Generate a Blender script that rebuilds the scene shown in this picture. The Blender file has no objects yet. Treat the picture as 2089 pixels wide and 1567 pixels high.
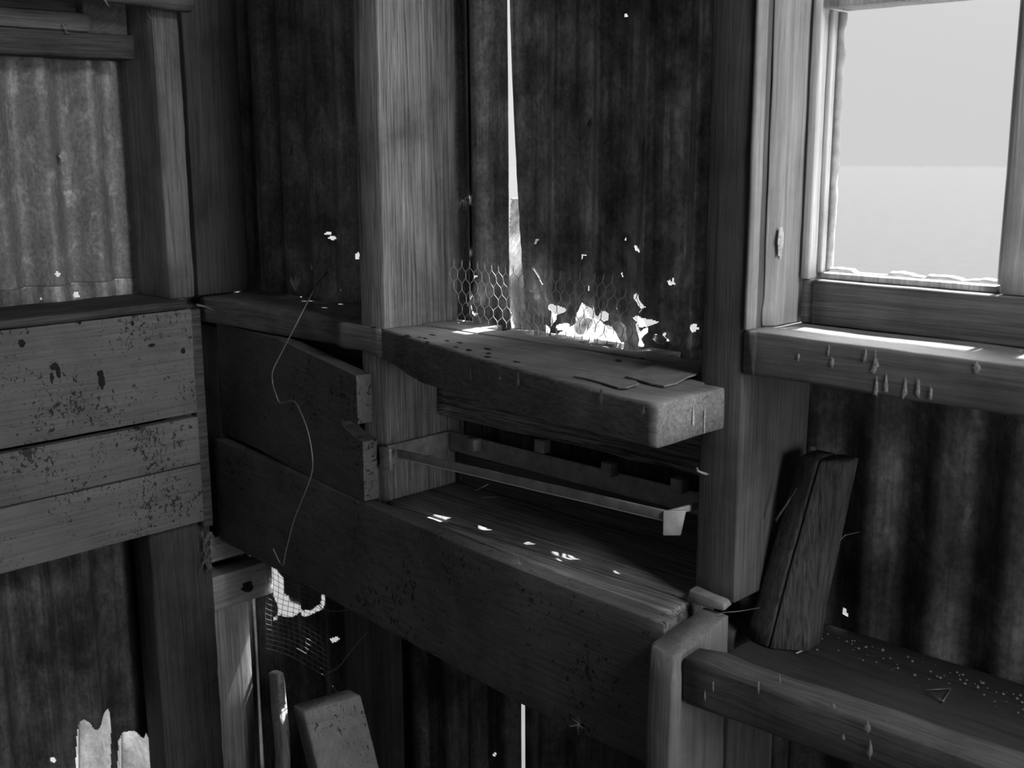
import bpy, math, random
from mathutils import Vector, Matrix, noise
R = random.Random(7)
C = bpy.context.scene.collection
sc = bpy.context.scene

# ------------------------------------------------------------------ camera
FPX = 2340.0; CZ = 1.5
TH, RO, AZ = (math.radians(v) for v in (11.75, -0.23, 44.2))
FW = Vector((-math.sin(AZ)*math.cos(TH), math.cos(AZ)*math.cos(TH), -math.sin(TH)))
r0 = Vector((math.cos(AZ), math.sin(AZ), 0)); u0 = r0.cross(FW)
RT = r0*math.cos(RO) + u0*math.sin(RO); UP = -r0*math.sin(RO) + u0*math.cos(RO)
CAM = Vector((0, 0, CZ))
cd = bpy.data.cameras.new('camera'); cam = bpy.data.objects.new('camera', cd); C.objects.link(cam)
m = Matrix((RT, UP, -FW)).transposed().to_4x4(); m.translation = CAM
cam.matrix_world = m
cd.sensor_width = 36; cd.lens = FPX/2089*36; cd.clip_start = .02
cd.dof.use_dof = True; cd.dof.focus_distance = 1.50; cd.dof.aperture_fstop = 9.0
sc.camera = cam

def at(x, y, ax, v):
    """the point of the plane ax = v that the photo shows at pixel x, y"""
    d = FW + RT*((x-1044.5)/FPX) - UP*((y-783.5)/FPX)
    i = 'XYZ'.index(ax)
    return CAM + d*((v-CAM[i])/d[i])

# ------------------------------------------------------------------ materials
def nodes(name):
    m = bpy.data.materials.new(name); m.use_nodes = True
    nt = m.node_tree; nt.nodes.clear()
    o = nt.nodes.new('ShaderNodeOutputMaterial'); b = nt.nodes.new('ShaderNodeBsdfPrincipled')
    nt.links.new(b.outputs[0], o.inputs[0])
    return m, nt, b

class G:
    def __init__(s, nt): s.nt = nt
    def n(s, t, **kw):
        q = s.nt.nodes.new(t)
        for k, v in kw.items():
            if k in q.inputs.keys() and not hasattr(q, k): q.inputs[k].default_value = v
            elif hasattr(q, k): setattr(q, k, v)
            else: q.inputs[k].default_value = v
        return q
    def l(s, a, b): s.nt.links.new(a, b)
    def math(s, op, a, b=None, clamp=False):
        q = s.nt.nodes.new('ShaderNodeMath'); q.operation = op; q.use_clamp = clamp
        for i, v in enumerate((a, b)):
            if v is None: continue
            if isinstance(v, (int, float)): q.inputs[i].default_value = v
            else: s.l(v, q.inputs[i])
        return q.outputs[0]
    def coords(s, scale, seed=0.):
        tc = s.n('ShaderNodeTexCoord'); oi = s.n('ShaderNodeObjectInfo')
        off = s.math('MULTIPLY', oi.outputs['Random'], 37.)
        off = s.math('ADD', off, seed)
        add = s.n('ShaderNodeVectorMath', operation='ADD'); s.l(tc.outputs['Object'], add.inputs[0])
        cx = s.n('ShaderNodeCombineXYZ'); s.l(off, cx.inputs[0]); s.l(off, cx.inputs[1]); s.l(off, cx.inputs[2])
        s.l(cx.outputs[0], add.inputs[1])
        mp = s.n('ShaderNodeVectorMath', operation='MULTIPLY'); s.l(add.outputs[0], mp.inputs[0])
        mp.inputs[1].default_value = scale
        return mp.outputs[0]
    def noise(s, vec, detail=6., rough=.6, dist=0.):
        q = s.n('ShaderNodeTexNoise'); s.l(vec, q.inputs['Vector'])
        q.inputs['Scale'].default_value = 1.; q.inputs['Detail'].default_value = detail
        q.inputs['Roughness'].default_value = rough; q.inputs['Distortion'].default_value = dist
        return q.outputs['Fac']
    def ramp(s, fac, stops):
        q = s.n('ShaderNodeValToRGB'); s.l(fac, q.inputs[0]); e = q.color_ramp.elements
        while len(e) < len(stops): e.new(.5)
        for el, (p, v) in zip(e, stops): el.position = p; el.color = (v, v, v, 1)
        return q.outputs[0]

def wood(name, base, grain='X', rough=.75, contrast=.5, specks=0., drips=0., stain=.35, knots=False, bump=.25, spec=.25):
    m, nt, b = nodes(name); g = G(nt)
    lo, hi = 3.2, 130.
    sc_ = {'X': (lo, hi, hi), 'Y': (hi, lo, hi), 'Z': (hi, hi, lo)}[grain]
    n1 = g.noise(g.coords(sc_, 1.), 9., .72, 1.0)
    fine = tuple(v*3.2 for v in sc_)
    n2 = g.noise(g.coords(fine, 4.), 5., .6, .3)
    n3 = g.noise(g.coords((7., 7., 7.), 9.), 6., .65, .3)
    gr = g.ramp(n1, [(.34, 1-contrast), (.50, 1.), (.66, 1+contrast*.7)])
    cr = g.ramp(n2, [(.34, 1-contrast*.9), (.48, 1.), (.60, 1+contrast*.5)])
    st = g.ramp(n3, [(.32, 1-stain), (.5, 1.), (.7, 1+stain*.6)])
    v = g.math('MULTIPLY', gr, cr); v = g.math('MULTIPLY', v, st); v = g.math('MULTIPLY', v, base)
    if specks:
        n5 = g.noise(g.coords((10., 10., 10.), 21.), 3., .6)
        th = g.math('MULTIPLY', g.math('SUBTRACT', n5, .5), .45)
        k = None
        for sc4, cut in ((190., .60), (90., .635), (38., .70)):
            n4 = g.noise(g.coords((sc4, sc4, sc4*.8), 17.+sc4), 3., .6, .8)
            q = g.math('MULTIPLY', g.math('SUBTRACT', g.math('ADD', n4, th), cut + (1-specks)*.12), 18., True)
            k = q if k is None else g.math('MAXIMUM', k, q)
        v = g.math('MULTIPLY', v, g.math('SUBTRACT', 1., g.math('MULTIPLY', k, .85)))
    if knots:
        vo = g.n('ShaderNodeTexVoronoi'); g.l(g.coords({'X': (4, 14, 14), 'Y': (14, 4, 14), 'Z': (14, 14, 4)}[grain], 3.), vo.inputs['Vector'])
        vo.inputs['Scale'].default_value = 1.
        k = g.ramp(vo.outputs['Distance'], [(.04, .35), (.10, 1.)])
        v = g.math('MULTIPLY', v, k)
    if drips:
        n6 = g.noise(g.coords((60., 60., 7.), 31.), 3., .5, .4)
        k = g.math('MULTIPLY', g.math('SUBTRACT', n6, .80-drips*.12), 22., True)
        n7 = g.noise(g.coords((220., 220., 220.), 2.), 2., .5)
        k = g.math('MULTIPLY', k, g.math('ADD', .35, n7), True)
        v = g.math('ADD', g.math('MULTIPLY', v, g.math('SUBTRACT', 1., k)), g.math('MULTIPLY', k, .45))
    g.l(v, b.inputs['Base Color'])
    b.inputs['Roughness'].default_value = rough
    b.inputs['Specular IOR Level'].default_value = spec
    bp = g.n('ShaderNodeBump'); bp.inputs['Strength'].default_value = min(1., bump*1.4); bp.inputs['Distance'].default_value = .005
    h = g.math('ADD', g.math('MULTIPLY', n1, .7), g.math('MULTIPLY', n2, .3))
    g.l(h, bp.inputs['Height']); g.l(bp.outputs[0], b.inputs['Normal'])
    return m

def tin(name, base, light=.5, rust=.4, metal=.35, rough=.5, patches=.5):
    m, nt, b = nodes(name); g = G(nt)
    a = g.noise(g.coords((38., 38., 22.), 1.), 7., .7, .5)
    s = g.noise(g.coords((140., 140., 4.), 5.), 5., .65, .3)
    p = g.noise(g.coords((11., 11., 8.), 8.), 5., .62, .4)
    f = g.noise(g.coords((190., 190., 150.), 12.), 4., .65, .2)
    v = g.ramp(a, [(.35, 1-rust*.5), (.52, 1.), (.62, 1+light*.5), (.74, 1+light*1.6)])
    v = g.math('MULTIPLY', v, g.ramp(s, [(.35, 1-rust*.7), (.6, 1.1)]))
    v = g.math('MULTIPLY', v, g.ramp(p, [(.36, 1-rust), (.52, 1.), (.66, 1+patches)]))
    v = g.math('MULTIPLY', v, g.ramp(f, [(.35, .72), (.6, 1.12)]))
    v = g.math('MULTIPLY', v, base)
    g.l(v, b.inputs['Base Color'])
    b.inputs['Metallic'].default_value = metal
    g.l(g.ramp(p, [(.35, min(1, rough+.3)), (.65, rough)]), b.inputs['Roughness'])
    bp = g.n('ShaderNodeBump'); bp.inputs['Strength'].default_value = .3; bp.inputs['Distance'].default_value = .002
    g.l(g.math('ADD', a, g.math('MULTIPLY', f, .5)), bp.inputs['Height']); g.l(bp.outputs[0], b.inputs['Normal'])
    return m

def plain(name, base, rough=.8, metal=0., var=.3, scale=60., spec=.3):
    m, nt, b = nodes(name); g = G(nt)
    a = g.noise(g.coords((scale,)*3, 1.), 6., .65)
    g.l(g.math('MULTIPLY', g.ramp(a, [(.3, 1-var), (.7, 1+var)]), base), b.inputs['Base Color'])
    b.inputs['Roughness'].default_value = rough; b.inputs['Metallic'].default_value = metal
    b.inputs['Specular IOR Level'].default_value = spec
    bp = g.n('ShaderNodeBump'); bp.inputs['Strength'].default_value = .3; bp.inputs['Distance'].default_value = .002
    g.l(a, bp.inputs['Height']); g.l(bp.outputs[0], b.inputs['Normal'])
    return m

M = dict(
    slab=wood('worn_bench_wood', .19, 'X', drips=.5, knots=False, contrast=.35, stain=.45),
    board=wood('bench_board_wood', .28, 'X', contrast=.3),
    apron=wood('painted_apron_wood', .13, 'X', specks=.75, contrast=.25, drips=.3, rough=.6, spec=.35),
    tray=wood('tray_wood', .24, 'X', contrast=.6, bump=.6),
    post=wood('grey_post_wood', .29, 'Z', contrast=.5, stain=.4, bump=1.0),
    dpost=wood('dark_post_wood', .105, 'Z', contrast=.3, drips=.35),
    sooty=wood('sooty_post_wood', .062, 'Z', contrast=.35, stain=.45, drips=.3),
    gpost=wood('weathered_stud_wood', .19, 'Z', contrast=.35, stain=.4, drips=.4),
    panel=wood('stall_plank_wood', .155, 'Y', specks=.88, contrast=.2, stain=.25, rough=.6, spec=.4, bump=.12),
    rough=wood('split_beam_wood', .20, 'X', contrast=.8, bump=1.),
    dark=wood('dark_old_wood', .10, 'X', contrast=.4),
    ydark=wood('dark_header_wood', .07, 'Y', contrast=.5),
    beam=wood('tray_beam_wood', .10, 'X', contrast=.35, drips=.6, stain=.5),
    ylight=wood('pale_header_wood', .13, 'Y', contrast=.3, knots=True),
    sill=wood('window_sill_wood', .17, 'X', contrast=.3, drips=1.0, knots=True, rough=.55, spec=.4),
    sash=wood('sash_wood', .62, 'Z', contrast=.25, drips=.4, rough=.5),
    rail=wood('sash_rail_wood', .14, 'X', contrast=.35, drips=.35, knots=True),
    jamb=wood('jamb_wood', .27, 'Z', contrast=.25, drips=.4, rough=.5),
    leg=wood('whitewashed_leg_wood', .18, 'Z', contrast=.2, drips=.3),
    brace=wood('split_brace_wood', .085, 'Z', contrast=.5, bump=.8),
    pale=wood('pale_plank_wood', .42, 'Z', contrast=.4, stain=.2),
    girt=wood('girt_wood', .42, 'Y', contrast=.3, knots=True),
    block=wood('cut_block_wood', .20, 'Z', contrast=.15, specks=.5),
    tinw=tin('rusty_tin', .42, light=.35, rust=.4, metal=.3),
    tinm=tin('smoky_tin', .42, light=.5, rust=.5, metal=.6, rough=.36),
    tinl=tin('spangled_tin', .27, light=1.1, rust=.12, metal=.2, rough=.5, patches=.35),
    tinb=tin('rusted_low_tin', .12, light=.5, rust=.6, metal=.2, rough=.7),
    tinlow=tin('outer_low_tin', .034, light=.5, rust=.5, metal=.1, rough=.7),
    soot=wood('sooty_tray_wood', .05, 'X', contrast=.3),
    tinr=tin('chalky_tin', .11, light=.8, rust=.5, metal=.1, rough=.7, patches=.9),
    iron=plain('old_iron', .32, .5, .3),
    wire=plain('galvanised_wire', .8, .5, 0., .1),
    dwire=plain('dull_wire', .22, .5, .5, .15),
    pit_shade_or_mark=plain('pit_shade_and_marks', .02, .95),  # painted shade for the bench pits; real dark of knot and flake scars
    splash=plain('white_dropping', .42, .8, var=.5, scale=400.),
    leather=plain('dry_hide', .22, .7),
    leaf=plain('dry_leaf', .45, .8),
    feather=plain('feather_down', .85, .9),
    straw=plain('straw', .5, .7),
    putty=plain('old_putty', .40, .8),
    earth=plain('earth', .10, .95, 0, .3, 12.),
    yard=plain('sunlit_yard', .0285, .95, 0, .12, 3.),
)

def leafy(name, col):
    m, nt, b = nodes(name); nt.nodes.clear(); g = G(nt); o = g.n('ShaderNodeOutputMaterial')
    d = g.n('ShaderNodeBsdfDiffuse'); t = g.n('ShaderNodeBsdfTranslucent'); x = g.n('ShaderNodeMixShader')
    c = g.math('MULTIPLY', g.ramp(g.noise(g.coords((150.,)*3, 2.), 5.), [(.3, .6), (.7, 1.2)]), col)
    g.l(c, d.inputs[0]); g.l(c, t.inputs[0]); x.inputs[0].default_value = .5
    g.l(d.outputs[0], x.inputs[1]); g.l(t.outputs[0], x.inputs[2]); g.l(x.outputs[0], o.inputs[0]); return m
M['leaf'] = leafy('dry_leaf', .75)
# ------------------------------------------------------------------ mesh helpers
def tag(o, label=None, cat=None, group=None, kind=None):
    for k, v in (('label', label), ('category', cat), ('group', group), ('kind', kind)):
        if v: o[k] = v
    return o

def link(name, verts, faces, mat, parent=None, smooth=True):
    vs = [Vector(v) for v in verts]
    lo = Vector(min(v[i] for v in vs) for i in range(3)); hi = Vector(max(v[i] for v in vs) for i in range(3))
    c = (lo+hi)/2; c.z = lo.z
    if parent is not None: c = parent.location.copy()
    me = bpy.data.meshes.new(name); me.from_pydata([v-c for v in vs], [], faces)
    me.materials.append(M[mat]); me.update()
    if smooth: me.polygons.foreach_set('use_smooth', [True]*len(me.polygons))
    o = bpy.data.objects.new(name, me); C.objects.link(o)
    if parent is None: o.location = c
    else: o.parent = parent
    return o

def empty(name, loc):
    o = bpy.data.objects.new(name, None); o.empty_display_size = .05
    C.objects.link(o); o.location = loc
    return o

class MB:
    def __init__(s): s.v = []; s.f = []
    def add(s, v, f):
        k = len(s.v); s.v += [Vector(q) for q in v]; s.f += [tuple(i+k for i in q) for q in f]
        return s
    def tube(s, pts, r, n=6, cap=True):
        pts = [Vector(p) for p in pts]; rr = r if isinstance(r, (list, tuple)) else [r]*len(pts)
        V = []; F = []; prev = None
        for i, p in enumerate(pts):
            d = (pts[min(i+1, len(pts)-1)] - pts[max(i-1, 0)]).normalized()
            if prev is None:
                a = d.cross(Vector((0, 0, 1)) if abs(d.z) < .9 else Vector((1, 0, 0))).normalized()
            else: a = (prev - d*prev.dot(d)).normalized()
            prev = a; b = d.cross(a)
            for k in range(n):
                t = 2*math.pi*k/n; V.append(p + (a*math.cos(t)+b*math.sin(t))*rr[i])
        for i in range(len(pts)-1):
            for k in range(n):
                F.append((i*n+k, i*n+(k+1) % n, (i+1)*n+(k+1) % n, (i+1)*n+k))
        if cap: F.append(tuple(range(n))[::-1]); F.append(tuple((len(pts)-1)*n+k for k in range(n)))
        return s.add(V, F)
    def loft(s, quads, rad=.002, step=.02, amp=.0006, seed=0., freq=14., wear=.0):
        """a timber lofted through four-cornered sections, with eased edges and small unevenness"""
        Q = []
        for a, b in zip(quads, quads[1:]):
            a = [Vector(p) for p in a]; b = [Vector(p) for p in b]
            L = ((a[0]+a[2])-(b[0]+b[2])).length/2; n = max(1, int(L/step))
            for i in range(n): Q.append([p.lerp(q, i/n) for p, q in zip(a, b)])
        Q.append([Vector(p) for p in quads[-1]])
        def section(q, inset=0.):
            c = sum(q, Vector())/4
            if inset: q = [p + (c-p).normalized()*inset for p in q]
            out = []
            for i in range(4):
                p = q[i]; a = q[i-1]; b = q[(i+1) % 4]
                ea = (a-p); eb = (b-p); ra = min(rad, ea.length*.45); rb = min(rad, eb.length*.45)
                pa = p+ea.normalized()*ra; pb = p+eb.normalized()*rb
                out += [pa, (pa+pb)*.25+p*.5, pb]
                m_ = max(1, min(8, int(eb.length/.02)))
                e = q[(i+1) % 4] + (p-b).normalized()*rb
                for k in range(1, m_): out.append(pb.lerp(e, k/m_))
            return out
        cnt = None; rings = []
        # fixed subdivision counts from the first section
        base = section(Q[0]); nb = []
        for i in range(4):
            L = max((q[(i+1) % 4]-q[i]).length for q in (Q[0], Q[-1], Q[len(Q)//2])); nb.append(max(1, min(8, int(L/.02))))
        def sect(q):
            out = []
            for i in range(4):
                p = q[i]; a = q[i-1]; b = q[(i+1) % 4]
                ea = a-p; eb = b-p; ra = min(rad, ea.length*.45); rb = min(rad, eb.length*.45)
                pa = p+ea.normalized()*ra; pb = p+eb.normalized()*rb
                out += [pa, (pa+pb)*.25+p*.5, pb]; e = b-eb.normalized()*rb
                for k in range(1, nb[i]): out.append(pb.lerp(e, k/nb[i]))
            return out
        d = (sum(Q[-1], Vector())-sum(Q[0], Vector())).normalized()
        def ins(q, a): c = sum(q, Vector())/4; return [p+(c-p).normalized()*a for p in q]
        e = rad*.8
        rings.append([p for p in sect(ins(Q[0], e))])
        Q0 = [p+d*e*.7 for p in Q[0]]; Qn = [p-d*e*.7 for p in Q[-1]]
        rings.append(sect(Q0)); rings += [sect(q) for q in Q[1:-1]]; rings.append(sect(Qn)); rings.append(sect(ins(Q[-1], e)))
        n = len(rings[0]); V = []; F = []
        for ring in rings:
            for p in ring:
                k = noise.noise_vector(p*freq + Vector((seed, seed*2, 0)))
                k2 = noise.noise_vector(p*freq*5 + Vector((seed, 3, 0)))
                V.append(p + k*amp + k2*amp*.5)
        for i in range(len(rings)-1):
            for k in range(n): F.append((i*n+k, i*n+(k+1) % n, (i+1)*n+(k+1) % n, (i+1)*n+k))
        F.append(tuple(range(n))[::-1]); F.append(tuple((len(rings)-1)*n+k for k in range(n)))
        return s.add(V, F)
    def box(s, x, y, z, long='X', **kw):
        x0, x1 = x; y0, y1 = y; z0, z1 = z
        if long == 'X': q = [[(a, y0, z0), (a, y0, z1), (a, y1, z1), (a, y1, z0)] for a in (x0, x1)]
        elif long == 'Y': q = [[(x0, a, z0), (x1, a, z0), (x1, a, z1), (x0, a, z1)] for a in (y0, y1)]
        else: q = [[(x0, y0, a), (x0, y1, a), (x1, y1, a), (x1, y0, a)] for a in (z0, z1)]
        kw.setdefault('seed', x0*7+y0*3+z0)
        return s.loft(q, **kw)
    def build(s, name, mat, parent=None, smooth=True): return link(name, s.v, s.f, mat, parent, smooth)

def timber(name, mat, x, y, z, long, label=None, cat=None, group=None, kind=None, parent=None, **kw):
    o = MB().box(x, y, z, long, **kw).build(name, mat, parent)
    return tag(o, label, cat, group, kind)

def inside(u, v, poly):
    c = False; n = len(poly); j = n-1
    for i in range(n):
        a, b = poly[i], poly[j]
        if (a[1] > v) != (b[1] > v) and u < (b[0]-a[0])*(v-a[1])/(b[1]-a[1])+a[0]: c = not c
        j = i
    return c

def frange(a, b, st):
    n = max(1, round((b-a)/st)); return [a+(b-a)*i/n for i in range(n+1)]

PITCH = .0755
def sheet(name, mat, plane, us, zs, surf, holes=(), keep=None, parent=None, thick=.0008, warp=None):
    """corrugated sheet; plane 'Y' runs along X, plane 'X' runs along Y; surf(u, z) gives the third coordinate"""
    boxes = []
    for h in holes:
        boxes.append((min(p[0] for p in h), max(p[0] for p in h), min(p[1] for p in h), max(p[1] for p in h), h))
    nu = len(us); V = []; F = []
    for z in zs:
        for u in us:
            if warp: u = warp(u, z)
            w = surf(u, z); V.append((u, w, z) if plane == 'Y' else (w, u, z))
    used = set()
    for j in range(len(zs)-1):
        zc = (zs[j]+zs[j+1])/2
        row = [b for b in boxes if b[2] <= zc <= b[3]]
        for i in range(nu-1):
            uc = (us[i]+us[i+1])/2
            if warp: uc = warp(uc, zc)
            if keep and not keep(uc, zc): continue
            if any(b[0] <= uc <= b[1] and inside(uc, zc, b[4]) for b in row): continue
            F.append((j*nu+i, j*nu+i+1, (j+1)*nu+i+1, (j+1)*nu+i))
    for f in F: used.update(f)
    mp = {}; W = []
    for k in sorted(used): mp[k] = len(W); W.append(V[k])
    o = link(name, W, [tuple(mp[k] for k in f) for f in F], mat, parent)
    md = o.modifiers.new('thickness', 'SOLIDIFY'); md.thickness = thick; md.offset = 0
    return o

def P2(x, y, Y=1.132):
    p = at(x, y, 'Y', Y); return (p.x, p.z)
def PL(x, y, X=-1.768):
    p = at(x, y, 'X', X); return (p.y, p.z)
def blob(x, y, rx, ry=None, pl='Y', n=9, jag=.25, tilt=0.):
    ry = ry or rx; out = []
    for k in range(n):
        t = 2*math.pi*k/n; q = 1+R.uniform(-jag, jag)
        a, b = rx*q*math.cos(t), ry*q*math.sin(t)
        out.append((P2 if pl == 'Y' else PL)(x+a*math.cos(tilt)-b*math.sin(tilt), y+a*math.sin(tilt)+b*math.cos(tilt)))
    return out
def hp(*pts): return [P2(*p) for p in pts]
def wp(X, z, w, h, n=9, jag=.2):
    """hole given by its place on the wall"""
    out = []
    for k in range(n):
        t = 2*math.pi*k/n; q = 1+R.uniform(-jag, jag)
        out.append((X+w/2*q*math.cos(t), z+h/2*q*math.sin(t)))
    return out

# ------------------------------------------------------------------ the walls of the shed
D = 1.13
def corr(u, phase=-1.021, amp=.0085):
    c = math.cos(2*math.pi*(u-phase)/PITCH)
    return D + amp*(1-c)          # crests towards the room at phase
def ribbed(u, phase=-1.021, amp=.0085):
    c = math.cos(2*math.pi*(u-phase)/PITCH)
    return D + 2*amp*(1-((1+c)/2)**2.2)
def wob(u, z, a=.002): return a*noise.noise(Vector((u*6, z*3, 1.7)))

# left bay of the back wall (full height; also the part under the bench in the corner)
hA = [blob(726, 407, 4, 6, tilt=-.6), blob(660, 477, 3.5, 4), blob(665, 486, 6, 4), blob(720, 521, 3, 8, jag=.4),
      blob(722, 1277, 4), blob(681, 1305, 5), blob(549, 1266, 4), blob(770, 1365, 6, 12, jag=.3), blob(772, 1385, 3, 8),
      wp(-1.571, 1.303, .009, .010), wp(-1.495, 1.272, .008, .008),
      hp((541, 1150), (566, 1158), (577, 1180), (579, 1212), (590, 1230), (612, 1242), (632, 1246), (641, 1236), (644, 1212), (650, 1206),
         (653, 1228), (646, 1246), (626, 1258), (600, 1253), (588, 1262), (575, 1255), (551, 1260), (556, 1243), (546, 1226), (541, 1190))]
us = frange(-1.785, -1.19, .0025)
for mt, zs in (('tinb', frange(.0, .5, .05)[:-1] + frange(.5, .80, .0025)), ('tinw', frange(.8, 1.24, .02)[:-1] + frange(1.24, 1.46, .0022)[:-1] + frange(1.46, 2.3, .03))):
    o = sheet('wall_back', mt, 'Y', us, zs, lambda u, z: corr(u, -1.40, .0085)+wob(u, z), hA)
    tag(o, kind='structure')

# middle bay: left strip, then the wider sheet right of the open slot
def xs(z):                                                # left side of the slot
    a = P2(1020.5, 0); b = P2(1022.5, 500); c = P2(1028, 655)
    if z > b[1]: return b[0]+(a[0]-b[0])*(z-b[1])/(a[1]-b[1])
    return b[0]+(c[0]-b[0])*(z-b[1])/(c[1]-b[1])
def slot_r(z):                                            # right side, opening downwards
    a = P2(1042, 0); b = P2(1058, 500)
    t = (z-b[1])/(a[1]-b[1]); return b[0]+(a[0]-b[0])*t + .0006*noise.noise(Vector((z*60, 0, 0)))
def rag(u, z, a=.006):
    w = max(0., min(1., (1.36-z)/.10))
    return a*w*(noise.noise(Vector((u*34, z*30, 5.)))+.5*noise.noise(Vector((u*80, z*80, 2.))))
hB = [blob(940, 404, 3, 6), blob(940, 512, 2, 7), blob(968, 563, 6, 3), hp((947, 604), (962, 596), (968, 606), (950, 614), (948, 622), (964, 634), (975, 642), (970, 644), (950, 634), (943, 622))]
us = frange(-1.21, -1.12, .002)
zs = frange(1.215, 1.46, .002)[:-1] + frange(1.46, 2.3, .02)
o = sheet('wall_back', 'tinm', 'Y', us, zs, lambda u, z: ribbed(u)+wob(u, z)+rag(u, z), hB, warp=lambda u, z: u+(xs(z)+1.12+.0006*noise.noise(Vector((z*50, 3, 0))))*max(0, (u+1.16)/.04))
tag(o, kind='structure')
hC = [hp((1279, 501), (1284, 501), (1290, 508), (1302, 514), (1296, 516), (1283, 512)), blob(1262, 30, 3, 4), blob(1262, 489, 2, 3),
      hp((1077, 489), (1083, 490), (1083, 492), (1079, 493), (1078, 500), (1075, 498)),
      hp((1171, 521), (1181, 521), (1181, 523), (1174, 524), (1173, 531), (1171, 530)),
      hp((1071, 548), (1076, 551), (1094, 582), (1091, 583)), hp((1065, 593), (1068, 594), (1074, 602), (1071, 602)),
      hp((1278, 603), (1286, 600), (1300, 610), (1320, 626), (1313, 630), (1290, 623), (1279, 613)),
      hp((1349, 575), (1353, 573), (1357, 578), (1358, 569), (1361, 570), (1360, 578), (1366, 581), (1352, 584)),
      hp((1253, 558), (1256, 558), (1257, 567), (1254, 566)), hp((1184, 585), (1187, 585), (1187, 596), (1184, 596)),
      hp((1160, 662), (1163, 640), (1168, 628), (1173, 620), (1180, 626), (1194, 632), (1206, 626), (1215, 638), (1224, 650), (1230, 662), (1240, 668), (1252, 684), (1256, 712), (1120, 700), (1122, 678), (1136, 682), (1148, 672)),
      hp((1110, 642), (1122, 636), (1136, 636), (1133, 655), (1122, 668), (1113, 656)), hp((1060, 640), (1072, 632), (1082, 650), (1096, 678), (1086, 680), (1068, 660)),
      hp((1284, 664), (1290, 657), (1298, 668), (1312, 676), (1323, 666), (1324, 678), (1312, 690), (1318, 706), (1290, 706), (1292, 684)),
      hp((1303, 636), (1312, 630), (1313, 633), (1304, 640), (1302, 648), (1309, 656), (1307, 657), (1299, 648)),
      hp((1339, 684), (1344, 680), (1345, 682), (1341, 690), (1350, 698), (1338, 698)),
      hp((1135, 663), (1149, 660), (1152, 676), (1138, 674)), hp((1058, 655), (1070, 664), (1085, 668), (1098, 664), (1110, 672), (1112, 690), (1060, 685))]
# the holes that throw the sun flecks down through the gap behind the bench boards
for X, w, h in ((-1.101, .016, .012), (-1.086, .006, .010), (-1.026, .042, .013), (-.985, .008, .006), (-.937, .011, .012), (-.875, .042, .012), (-.795, .013, .010)):
    hC.append(wp(X, 1.284, w, h, 12, .15))
us = frange(-1.10, -.80, .0013)[:-1]+frange(-.80, -.66, .003)
zs = frange(1.215, 1.25, .004)[:-1] + frange(1.25, 1.40, .0013)[:-1] + frange(1.40, 1.46, .005)[:-1] + frange(1.46, 2.3, .02)
hC[1] = blob(1262, 30, 3, 4); 
o = sheet('wall_back', 'tinm', 'Y', us, sorted(set(zs+frange(1.645, 1.665, .002))), lambda u, z: ribbed(u)+wob(u, z)+rag(u, z), hC, warp=lambda u, z: u+(slot_r(z)+1.10)*max(0, min(1, (-1.04-u)/.06)))
tag(o, kind='structure')
# sheet lapped outside the foot of the slot, leaning away
def beh_l(z):
    a = P2(1021, 480, 1.168); b = P2(1052, 655, 1.16); t = (z-b[1])/(a[1]-b[1]); return b[0]+(a[0]-b[0])*t
o = sheet('wall_back', 'tinm', 'Y', frange(-1.215, -1.06, .002), frange(1.215, 1.450, .003), lambda u, z: 1.158+.45*max(0, z-1.32)+.003*math.sin(u*80),
          keep=lambda u, z: u >= beh_l(z) and z < 1.425+.006*noise.noise(Vector((u*60, 0, 0))))
tag(o, kind='structure')

# under the bench
hD = [hp((1056, 1408), (1060, 1410), (1060, 1600), (1056, 1600)), blob(995, 1547, 3.5), hp((926, 915), (929, 914), (930, 940), (929, 966), (926, 940)),
      wp(-1.20, 1.205, .020, .006)]
us = frange(-1.20, -.62, .0025)
zs = frange(.0, .5, .05)[:-1] + frange(.5, 1.235, .0035)
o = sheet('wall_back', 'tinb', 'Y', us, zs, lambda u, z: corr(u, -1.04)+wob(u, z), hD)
tag(o, kind='structure')
# right bay, under the window and on to the right
hE = [hp((1712, 1250), (1717, 1240), (1722, 1252), (1724, 1262), (1713, 1262)), blob(1656, 915, 2.5, 2), blob(1660, 915, 2, 2)]
us = frange(-.64, -.15, .003) + frange(-.145, 1.9, .01)
zs = frange(.0, .9, .05)[:-1] + frange(.9, 1.33, .004)
o = sheet('wall_back', 'tinr', 'Y', us, zs, lambda u, z: corr(u, -.480, .006)+wob(u, z), hE, keep=lambda u, z: True)
tag(o, kind='structure')
o = sheet('wall_back', 'tinr', 'Y', frange(-.12, 1.9, .01), frange(1.33, 2.3, .05), lambda u, z: corr(u), ())
tag(o, kind='structure')
o = sheet('wall_back', 'tinr', 'Y', frange(-.66, -.11, .01), frange(1.78, 2.3, .05), lambda u, z: corr(u), ())
tag(o, kind='structure')

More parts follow.
